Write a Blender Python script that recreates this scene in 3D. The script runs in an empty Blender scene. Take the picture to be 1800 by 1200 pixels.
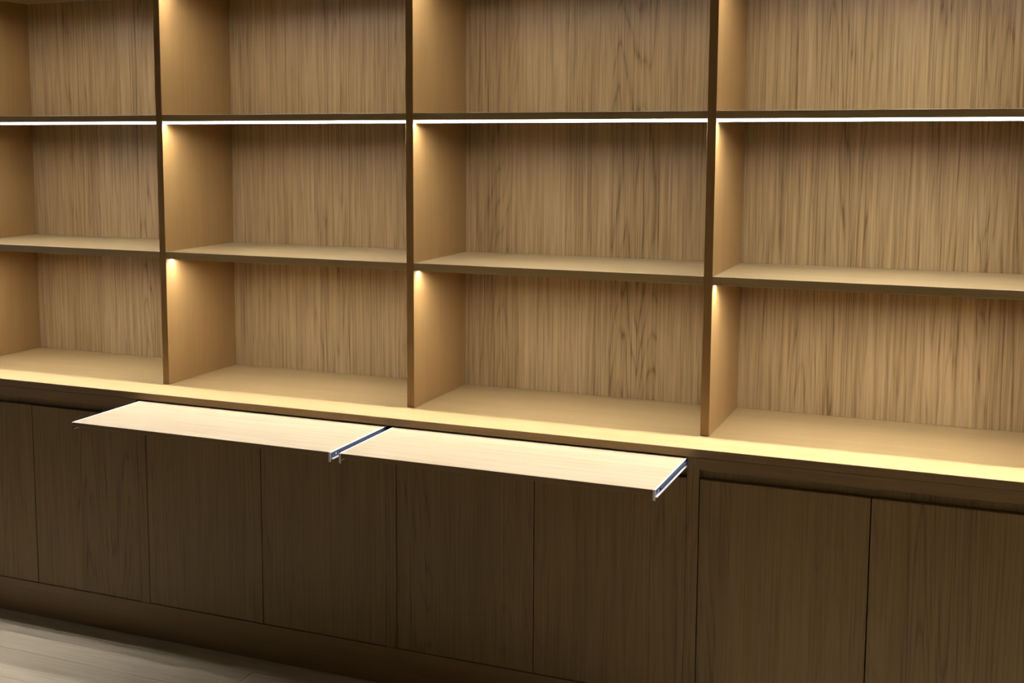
import bpy, bmesh, math, random
from mathutils import Matrix, Vector

# ------------------------------------------------------------------ camera
F_PX = 2194.34
cam_d = bpy.data.cameras.new('camera')
cam = bpy.data.objects.new('camera', cam_d)
bpy.context.scene.collection.objects.link(cam)
cam_d.sensor_width = 36.0
cam_d.lens = F_PX / 1800 * 36.0
cam_d.shift_x = 108.6 / 1800
cam_d.shift_y = -109.3 / 1800
cam_d.clip_start = 0.05
yaw, pit, rol = 0.4156, 0.1168, -0.0008
right = Vector((math.cos(yaw), math.sin(yaw), 0))
flat = Vector((-math.sin(yaw), math.cos(yaw), 0))
fwd = flat * math.cos(pit) + Vector((0, 0, -math.sin(pit)))
up = flat * math.sin(pit) + Vector((0, 0, math.cos(pit)))
r2 = right * math.cos(rol) + up * math.sin(rol)
u2 = up * math.cos(rol) - right * math.sin(rol)
M = Matrix.Identity(4)
for i in range(3):
    M[i][0], M[i][1], M[i][2] = r2[i], u2[i], -fwd[i]
M[0][3], M[1][3], M[2][3] = 1.8145, -3.7483, 0.9267
cam.matrix_world = M
bpy.context.scene.camera = cam

# ------------------------------------------------------------------ world, exposure, added fill lights
sc = bpy.context.scene
sc.view_settings.view_transform = 'Standard'
sc.view_settings.look = 'None'
sc.view_settings.gamma = 1.0
sc.view_settings.use_curve_mapping = False
sc.view_settings.exposure = 0.0
w = bpy.data.worlds.new('world')
sc.world = w
w.use_nodes = True
w.node_tree.nodes['Background'].inputs[0].default_value = (0.9, 0.85, 0.8, 1)
w.node_tree.nodes['Background'].inputs[1].default_value = 0.01

STRIP_FRONT = 1.8      # radiance of the surface mounted light bars
STRIP_DOWN = 170.0      # radiance of the downward diffusers
LED = (1.0, 0.965, 0.92)

def area(name, loc, target, sx, sy, power, col):
    d = bpy.data.lights.new(name, 'AREA')
    d.shape = 'RECTANGLE'; d.size = sx; d.size_y = sy
    d.energy = power; d.color = col
    o = bpy.data.objects.new(name, d)
    o.location = loc
    o.rotation_euler = (Vector(target) - Vector(loc)).to_track_quat('-Z', 'Y').to_euler()
    sc.collection.objects.link(o)
    return o
area('right_fill', (2.9, -1.4, 1.1), (2.0, -0.2, -0.5), 0.5, 0.5, 3.3, (1.0, 0.80, 0.50))  # added warm fill brightening the right doors and shelf edges, no fixture modelled
area('left_fill', (-2.98, -1.2, 0.3), (-2.1, -0.2, -0.3), 0.5, 1.2, 1.5, (0.88, 0.92, 1.0))  # added cool fill for the left end, the wall behind has no opening

# ------------------------------------------------------------------ materials
def mat(name):
    m = bpy.data.materials.new(name); m.use_nodes = True
    return m, m.node_tree, m.node_tree.nodes['Principled BSDF']

def wood(name, light, dark, grain='z', leaf=0.15, leafvar=0.10, pore=0.5, figure=0.5, rough=0.42, fine=260.0, seed=0.0, bump=0.08):
    m, nt, bs = mat(name)
    N, L = nt.nodes, nt.links
    def node(t, **k):
        n = N.new(t)
        for a, b in k.items(): setattr(n, a, b)
        return n
    def math_(op, a, b=None, c=None):
        n = node('ShaderNodeMath', operation=op)
        for i, v in enumerate((a, b, c)):
            if v is None: continue
            if isinstance(v, (int, float)): n.inputs[i].default_value = v
            else: L.new(v, n.inputs[i])
        return n.outputs[0]
    geo = node('ShaderNodeNewGeometry')
    sep = node('ShaderNodeSeparateXYZ'); L.new(geo.outputs['Position'], sep.inputs[0])
    X, Y, Z = sep.outputs
    if grain == 'z': across, along, third = X, Z, Y
    else: across, along, third = Y, X, Z
    if grain == 'front': across, along, third = Z, X, Y
    # veneer leaves
    sumc = math_('ADD', across, third) if grain == 'z' else math_('ADD', across, third)
    wob = math_('ADD', math_('DIVIDE', sumc, leaf), seed)
    idx = math_('FLOOR', wob)
    wn = node('ShaderNodeTexWhiteNoise', noise_dimensions='1D'); L.new(idx, wn.inputs['W'])
    rnd = wn.outputs['Value']
    off = math_('MULTIPLY', rnd, 37.0)
    rnd2 = math_('FRACT', math_('MULTIPLY', rnd, 17.3))
    def vec(a, b, c, sa, sb, sc_):
        n = node('ShaderNodeCombineXYZ')
        L.new(math_('ADD', math_('MULTIPLY', a, sa), off), n.inputs[0])
        L.new(math_('MULTIPLY', b, sb), n.inputs[1])
        L.new(math_('ADD', math_('MULTIPLY', c, sc_), off), n.inputs[2])
        return n.outputs[0]
    def noise(v, scale, detail=2, rough_=0.5):
        n = node('ShaderNodeTexNoise'); L.new(v, n.inputs['Vector'])
        n.inputs['Scale'].default_value = scale; n.inputs['Detail'].default_value = detail
        n.inputs['Roughness'].default_value = rough_
        return n.outputs['Fac']
    # cathedral figure : contour lines of a stretched smooth noise
    base = noise(vec(across, third, along, 7.0, 7.0, 0.42), 1.0, 1, 0.4)
    jit = noise(vec(across, third, along, 60.0, 60.0, 2.5), 1.0, 2)
    ph = math_('ADD', math_('MULTIPLY', base, 24.0), math_('MULTIPLY', jit, 0.9))
    fr = math_('FRACT', ph)
    lines = math_('POWER', math_('ABSOLUTE', math_('SUBTRACT', math_('MULTIPLY', fr, 2.0), 1.0)), 4.5)
    # fine pores: short dark streaks
    p1 = noise(vec(across, third, along, fine, fine, 3.5), 1.0, 2, 0.6)
    p2 = noise(vec(across, third, along, fine * 0.45, fine * 0.45, 1.3), 1.0, 2, 0.6)
    pr = node('ShaderNodeMapRange'); L.new(p1, pr.inputs['Value'])
    pr.inputs['From Min'].default_value = 0.42; pr.inputs['From Max'].default_value = 0.66
    pr2 = node('ShaderNodeMapRange'); L.new(p2, pr2.inputs['Value'])
    pr2.inputs['From Min'].default_value = 0.35; pr2.inputs['From Max'].default_value = 0.7
    broad = noise(vec(across, third, along, 12.0, 12.0, 1.0), 1.0, 2)
    t = math_('MULTIPLY', pr.outputs[0], 0.42 * pore)
    t = math_('ADD', t, math_('MULTIPLY', pr2.outputs[0], 0.40 * pore))
    t = math_('ADD', t, math_('MULTIPLY', math_('MULTIPLY', lines, math_('ADD', pr2.outputs[0], 0.25)), math_('MULTIPLY', math_('POWER', rnd2, 1.5), 0.9 * figure)))
    t = math_('ADD', t, math_('MULTIPLY', math_('SUBTRACT', broad, 0.5), 0.5))
    t = math_('ADD', t, math_('MULTIPLY', math_('SUBTRACT', rnd, 0.5), leafvar * 2))
    cl = node('ShaderNodeClamp'); L.new(t, cl.inputs[0])
    mx = node('ShaderNodeMix', data_type='RGBA')
    L.new(cl.outputs[0], mx.inputs['Factor'])
    mx.inputs['A'].default_value = (*light, 1); mx.inputs['B'].default_value = (*dark, 1)
    L.new(mx.outputs['Result'], bs.inputs['Base Color'])
    bs.inputs['Roughness'].default_value = rough
    bs.inputs['Specular IOR Level'].default_value = 0.5
    bp = node('ShaderNodeBump'); bp.inputs['Strength'].default_value = bump; bp.inputs['Distance'].default_value = 0.002
    bp.invert = True
    L.new(pr.outputs[0], bp.inputs['Height']); L.new(bp.outputs[0], bs.inputs['Normal'])
    return m

OAK_L = (0.400, 0.268, 0.132); OAK_D = (0.160, 0.092, 0.029)
m_back = wood('oak_veneer_back', (0.445, 0.312, 0.162), (0.155, 0.092, 0.034), 'z', 0.17, 0.08, 0.95, 0.7, fine=190, rough=0.33)
m_side = wood('oak_veneer_side', (0.320, 0.190, 0.072), OAK_D, 'z', 0.5, 0.03, 0.28, 0.12, fine=160)
m_shelf = wood('oak_veneer_shelf', (0.368, 0.276, 0.140), OAK_D, 'x', 0.6, 0.03, 0.28, 0.15)
m_top = wood('oak_veneer_counter', (0.378, 0.264, 0.120), OAK_D, 'x', 0.6, 0.03, 0.28, 0.15)
m_edge = wood('oak_edge_banding', (0.272, 0.168, 0.072), (0.136, 0.080, 0.032), 'front', 0.5, 0.03, 0.5, 0.3)
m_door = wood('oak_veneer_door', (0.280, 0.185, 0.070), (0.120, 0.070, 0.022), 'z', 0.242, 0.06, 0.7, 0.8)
m_tray = wood('oak_veneer_tray', (0.42, 0.345, 0.225), (0.255, 0.185, 0.09), 'x', 0.7, 0.03, 0.7, 0.5)
m_floor = wood('oak_floor_plank', (0.56, 0.49, 0.37), (0.36, 0.29, 0.20), 'x', 3.0, 0.0, 0.5, 0.5, rough=0.38)

def plain(name, col, rough=0.5, metal=0.0, var=0.06, scale=30.0):
    m, nt, bs = mat(name)
    nz = nt.nodes.new('ShaderNodeTexNoise'); nz.inputs['Scale'].default_value = scale
    mx = nt.nodes.new('ShaderNodeMix'); mx.data_type = 'RGBA'
    nt.links.new(nz.outputs['Fac'], mx.inputs['Factor'])
    mx.inputs['A'].default_value = (*[c * (1 - var) for c in col], 1)
    mx.inputs['B'].default_value = (*[min(1, c * (1 + var)) for c in col], 1)
    nt.links.new(mx.outputs['Result'], bs.inputs['Base Color'])
    bs.inputs['Roughness'].default_value = rough; bs.inputs['Metallic'].default_value = metal
    return m
m_paint = plain('wall_paint', (0.16, 0.145, 0.125), 0.8)
m_steel = plain('zinc_plated_steel', (0.78, 0.80, 0.84), 0.32, 0.9)
m_white_steel = plain('bright_steel_flange', (0.92, 0.93, 0.96), 0.4, 0.0)
m_blue_steel = plain('blued_steel_channel', (0.08, 0.105, 0.18), 0.4, 0.4)
m_alu = plain('aluminium_profile', (0.55, 0.55, 0.56), 0.4, 0.8)

def emit(name, col, s):
    m, nt, bs = mat(name)
    bs.inputs['Base Color'].default_value = (0.8, 0.8, 0.8, 1)
    bs.inputs['Emission Color'].default_value = (*col, 1)
    bs.inputs['Emission Strength'].default_value = s
    return m
m_bar = emit('led_bar_diffuser', (0.86, 0.84, 1.0), STRIP_FRONT)
m_led = emit('led_down_diffuser', LED, STRIP_DOWN)
m_led_hi = emit('led_down_diffuser_right', LED, STRIP_DOWN * 1.3)
m_bar_hi = emit('led_bar_bottom_diffuser_right', LED, STRIP_DOWN * 1.36 * 1.3)
m_led_bar = emit('led_bar_bottom_diffuser', LED, STRIP_DOWN * 1.36)

# ------------------------------------------------------------------ mesh helpers
C = sc.collection
def box(bm, x0, x1, y0, y1, z0, z1, mi=0, bevel=0.0):
    vs = [bm.verts.new((x, y, z)) for x in (x0, x1) for y in (y0, y1) for z in (z0, z1)]
    f = [(0, 1, 3, 2), (4, 6, 7, 5), (0, 4, 5, 1), (2, 3, 7, 6), (0, 2, 6, 4), (1, 5, 7, 3)]
    fs = []
    for q in f:
        fc = bm.faces.new([vs[i] for i in q]); fc.material_index = mi; fs.append(fc)
    if bevel:
        es = list({e for fc in fs for e in fc.edges})
        bmesh.ops.bevel(bm, geom=es, offset=bevel, segments=1, affect='EDGES', material=-1)

def obj(name, bm, mats, parent=None, origin=None):
    bmesh.ops.recalc_face_normals(bm, faces=bm.faces)
    o3 = Vector(origin) if origin else Vector((0, 0, 0))
    if origin:
        bmesh.ops.translate(bm, vec=-o3, verts=bm.verts)
    me = bpy.data.meshes.new(name); bm.to_mesh(me); bm.free()
    if not isinstance(mats, (list, tuple)): mats = [mats]
    for m in mats: me.materials.append(m)
    o = bpy.data.objects.new(name, me); C.objects.link(o)
    if parent:
        o.parent = parent
        pl = Vector((0, 0, 0)); q = parent
        while q: pl += q.location; q = q.parent
        o.location = o3 - pl
    else:
        o.location = o3
    return o

def bx(name, x0, x1, y0, y1, z0, z1, m, parent=None, bevel=0.0008):
    bm = bmesh.new(); box(bm, x0, x1, y0, y1, z0, z1, bevel=bevel)
    return obj(name, bm, m, parent, ((x0 + x1) / 2, (y0 + y1) / 2, z0))

def thing(name, label, cat, loc, group=None):
    o = bpy.data.objects.new(name, None); o.empty_display_size = 0.1
    C.objects.link(o); o.location = loc
    o['label'] = label; o['category'] = cat
    if group: o['group'] = group
    return o

# ------------------------------------------------------------------ dimensions (metres; counter top is z = 0)
ZF = -0.917                      # floor
D = 0.4439                       # depth of the open shelves
YC = -0.1626                     # front plane of counter, doors and plinth
T = 0.027                        # upright thickness
U = [-3.024, -2.0142, -1.0071, 0.0, 1.0, 2.003, 3.006]      # left faces of the uprights
ZTOP = 1.985
SH = [(0.4684, 0.4941), (0.9685, 0.9913), (1.4657, 1.4885)] # shelf bottoms / tops
EDGE_B = -0.0259                 # counter board underside
FAS = -0.0620                    # fascia bottom
DT, DB = -0.0909, -0.7821        # doors top / bottom

# ------------------------------------------------------------------ setting
def struct(name, x0, x1, y0, y1, z0, z1, m):
    o = bx(name, x0, x1, y0, y1, z0, z1, m, bevel=0); o['kind'] = 'structure'; return o
XL, XR = U[0] - 0.002, U[-1] + T + 0.002
YB = D + 0.022
sub = struct('floor', XL - 0.1, XR + 0.1, -5.2, YB + 0.1, ZF - 0.12, ZF - 0.016, plain('screed', (0.25, 0.23, 0.2), 0.9))
struct('wall_back', XL - 0.1, XR + 0.1, YB + 0.001, YB + 0.1, ZF, ZTOP + 0.12, m_paint)
struct('wall_left', XL - 0.1, XL, -5.2, YB, ZF, ZTOP + 0.12, m_paint)
struct('wall_right', XR, XR + 0.1, -5.2, YB, ZF, ZTOP + 0.12, m_paint)
struct('wall_front', XL - 0.1, XR + 0.1, -5.3, -5.2, ZF, ZTOP + 0.12, m_paint)
struct('ceiling', XL - 0.1, XR + 0.1, -5.2, YB + 0.1, ZTOP + 0.031, ZTOP + 0.12, m_paint)
# floor planks laid parallel to the cabinets
rng = random.Random(11)
pw = 0.19
y = YC + 0.10; row = 0
while y > -5.2:
    x = XL - rng.random() * 1.1
    while x < XR:
        x1 = x + 1.38
        a, b = max(x, XL), min(x1, XR)
        y0 = max(y - pw, -5.199)
        if b - a > 0.05 and y - y0 > 0.01:
            bx('plank', a + 0.0006, b - 0.0006, y0 + 0.0007, y - 0.0007, ZF - 0.016, ZF - 0.0004 * rng.random(), m_floor, sub, bevel=0.0006)
        x = x1
    y -= pw; row += 1

# ------------------------------------------------------------------ plinth and countertop
pl = bx('plinth', XL + 0.001, XR - 0.001, YC, YC + 0.018, ZF + 0.0005, DB - 0.003, m_edge)
pl['label'] = 'long dark oak plinth board running along the floor under all the cabinet doors'
pl['category'] = 'plinth'
ct = bx('countertop', XL + 0.001, XR - 0.001, YC, YB, EDGE_B, 0.0, m_top, bevel=0.0012)
ct.data.materials.append(m_edge)
for p in ct.data.polygons:
    if p.normal.y < -0.9: p.material_index = 1
ct['label'] = 'long light oak countertop brightly lit along its front edge, under the open shelves'
ct['category'] = 'countertop'

# ------------------------------------------------------------------ base cabinets
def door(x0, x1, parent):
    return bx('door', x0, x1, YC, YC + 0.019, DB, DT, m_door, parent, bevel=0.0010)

def base_cabinet(i, label, tray):
    xl, xr = U[i], U[i + 1]
    st = 0.0356
    root = thing('base_cabinet', label, 'cabinet', ((xl + xr) / 2, YC, ZF + 0.001), 'oak base cabinets under the countertop')
    zt = EDGE_B - 0.0006
    # left stile-thick side panel, right side shared with the neighbour's stile
    bm = bmesh.new()
    ztp = zt if i not in (2, 3) else -0.0590
    box(bm, xl, xl + st, YC, YC + 0.016, DB - 0.0024, ztp)
    box(bm, xl, xl + st - 0.006, YC + 0.016, D, DB - 0.0024, ztp)
    obj('side_panel', bm, m_door, root, (xl, YC, DB))
    bx('base_panel', xl + st + 0.0006, xr - 0.0006, YC + 0.022, D, DB + 0.001, DB + 0.019, m_side, root)
    bx('rear_panel', xl + st + 0.0006, xr - 0.0006, D - 0.012, D - 0.001, DB + 0.02, -0.15, m_side, root)
    bx('finger_rail', xl + st + 0.0006, xr - 0.0006, YC + 0.0165, YC + 0.0185, DT + 0.0015, -0.0545, m_door, root)
    a, b = xl + st + 0.003, xr - 0.0012
    mid = (a + b) / 2
    g = 0.0017 if i == 4 else 0.0015
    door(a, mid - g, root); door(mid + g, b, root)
    # bottom rail closing the carcass above the plinth
    if not tray:
        bx('fascia', xl + st + 0.0002, xr - 0.0002, YC, YC + 0.019, FAS, zt, m_edge, root, bevel=0.0004)
    else:
        tx0, tx1 = tray
        yf = YC - 0.3636
        z1 = -0.0305; z0 = z1 - 0.015
        bx('fascia', xl + st + 0.0006, xr - 0.0006, YC, YC + 0.019, FAS, -0.0585, m_edge, root, bevel=0.0004)
        t = bx('pullout_tray', tx0, tx1, yf, YC + 0.08, z0, z1, m_tray, root, bevel=0.0006)
        t.data.materials.append(m_edge)
        for p in t.data.polygons:
            if p.normal.y < -0.9: p.material_index = 1
        t['label'] = 'thin light oak pull-out tray slid out from under the counter'
        for side in (-1, 1):
            xs = tx1 if side == 1 else tx0
            bm = bmesh.new()
            def sbx(d0, d1, y0, y1, za, zb, mi):
                p, q = sorted((xs + side * d0, xs + side * d1))
                box(bm, p, q, y0, y1, za, zb, mi)
            sbx(0.0001, 0.0012, yf + 0.001, YC + 0.08, z1 - 0.0215, z1 - 0.003, 1)   # web
            sbx(0.0001, 0.0034, yf + 0.001, YC + 0.08, z1 - 0.003, z1 + 0.0002, 0)   # upper flange
            sbx(0.0001, 0.0060, yf + 0.010, YC + 0.08, z1 - 0.0245, z1 - 0.0215, 0)  # lower flange
            sbx(0.0012, 0.0052, yf + 0.060, YC + 0.08, z1 - 0.0165, z1 - 0.0095, 1)  # middle runner
            if side == 1 or i == 3: sbx(-0.0030, 0.0034, yf - 0.0012, yf + 0.0008, z1 - 0.0300, z1 + 0.0002, 0)  # front end tab
            for k in range(4):                                                       # screw heads in the web
                yy = yf + 0.035 + k * 0.10
                sbx(0.0012, 0.0022, yy, yy + 0.005, z1 - 0.0145, z1 - 0.0095, 0)
            r = obj('slide_rail', bm, [m_white_steel, m_blue_steel], t, (xs, yf, z1))
            r['label'] = 'bright steel slide rail along the side edge of the tray'
    return root

LAB = {
    0: 'closed dark oak base cabinet at the far left end of the row beside the wall',
    1: 'closed two-door oak base cabinet left of both pulled-out trays',
    2: 'two-door oak base cabinet with the left of the two pulled-out trays',
    3: 'two-door oak base cabinet with the right of the two pulled-out trays',
    4: 'closed two-door oak base cabinet right of both pulled-out trays',
    5: 'closed dark oak base cabinet at the far right end of the row beside the wall'}
TR = {2: (-0.9836, -0.0066), 3: (0.0295, 0.9932)}
for i in range(6):
    base_cabinet(i, LAB[i], TR.get(i))

# ------------------------------------------------------------------ open shelving above
bk = thing('bookcase', 'large empty built-in oak bookcase of open bays lit by strips, standing on the countertop', 'bookcase', (0, D / 2, 0.0005))
for i, u in enumerate(U):
    bx('upright', u, u + T, 0.0, D + 0.019, 0.0005, ZTOP, [m_side], bk, bevel=0.0006)
bx('top_panel', XL + 0.001, XR - 0.001, 0.0, D + 0.02, ZTOP + 0.0005, ZTOP + 0.027, m_side, bk)
for i in range(6):
    x0, x1 = U[i] + T + 0.0002, U[i + 1] - 0.0002
    for j in range(4):
        za = 0.0006 if j == 0 else SH[j - 1][1] + 0.0002
        zb = SH[j][0] - 0.0002 if j < 3 else ZTOP - 0.0004
        b = bx('back_panel', x0, x1, D, D + 0.018, za, zb, m_back, bk, bevel=0)
    for j, (zb, zt) in enumerate(SH + [(ZTOP, None)]):
        s = bx('shelf', x0, x1, 0.0002, D + 0.018, zb, zt, m_shelf, bk, bevel=0.0006) if zt else bk
        bm = bmesh.new()
        if j == 0:
            # slim diffuser set under the shelf behind its front edge
            box(bm, x0 + 0.002, x1 - 0.002, 0.030, 0.032, zb - 0.0026, zb - 0.0002, 0)
            box(bm, x0 + 0.002, x1 - 0.002, 0.044, 0.046, zb - 0.0042, zb - 0.0002, 0)
            box(bm, x0 + 0.003, x1 - 0.003, 0.0322, 0.0438, zb - 0.0018, zb - 0.0003, 1)
            ls = obj('light_strip', bm, [m_alu, m_led if i < 4 else m_led_hi], s, ((x0 + x1) / 2, 0.038, zb))
            ls['label'] = 'slim recessed light strip under the shelf'
        else:
            # surface mounted bar: diffuser shows as a white line from the front
            box(bm, x0 + 0.001, x1 - 0.001, 0.0136, 0.0165, zb - 0.0100, zb - 0.0002, 0)
            box(bm, x0 + 0.001, x1 - 0.001, 0.0025, 0.0134, zb - 0.0010, zb - 0.0002, 0)
            box(bm, x0 + 0.001, x1 - 0.001, 0.0025, 0.0042, zb - 0.0100, zb - 0.0012, 2)
            box(bm, x0 + 0.001, x1 - 0.001, 0.0044, 0.0134, zb - 0.0085, zb - 0.0073, 1)
            ls = obj('light_strip', bm, [m_alu, m_led_bar if i < 4 else m_bar_hi, m_bar], s, ((x0 + x1) / 2, 0.0095, zb))
            ls['label'] = 'glowing white light bar under the front edge of the shelf'
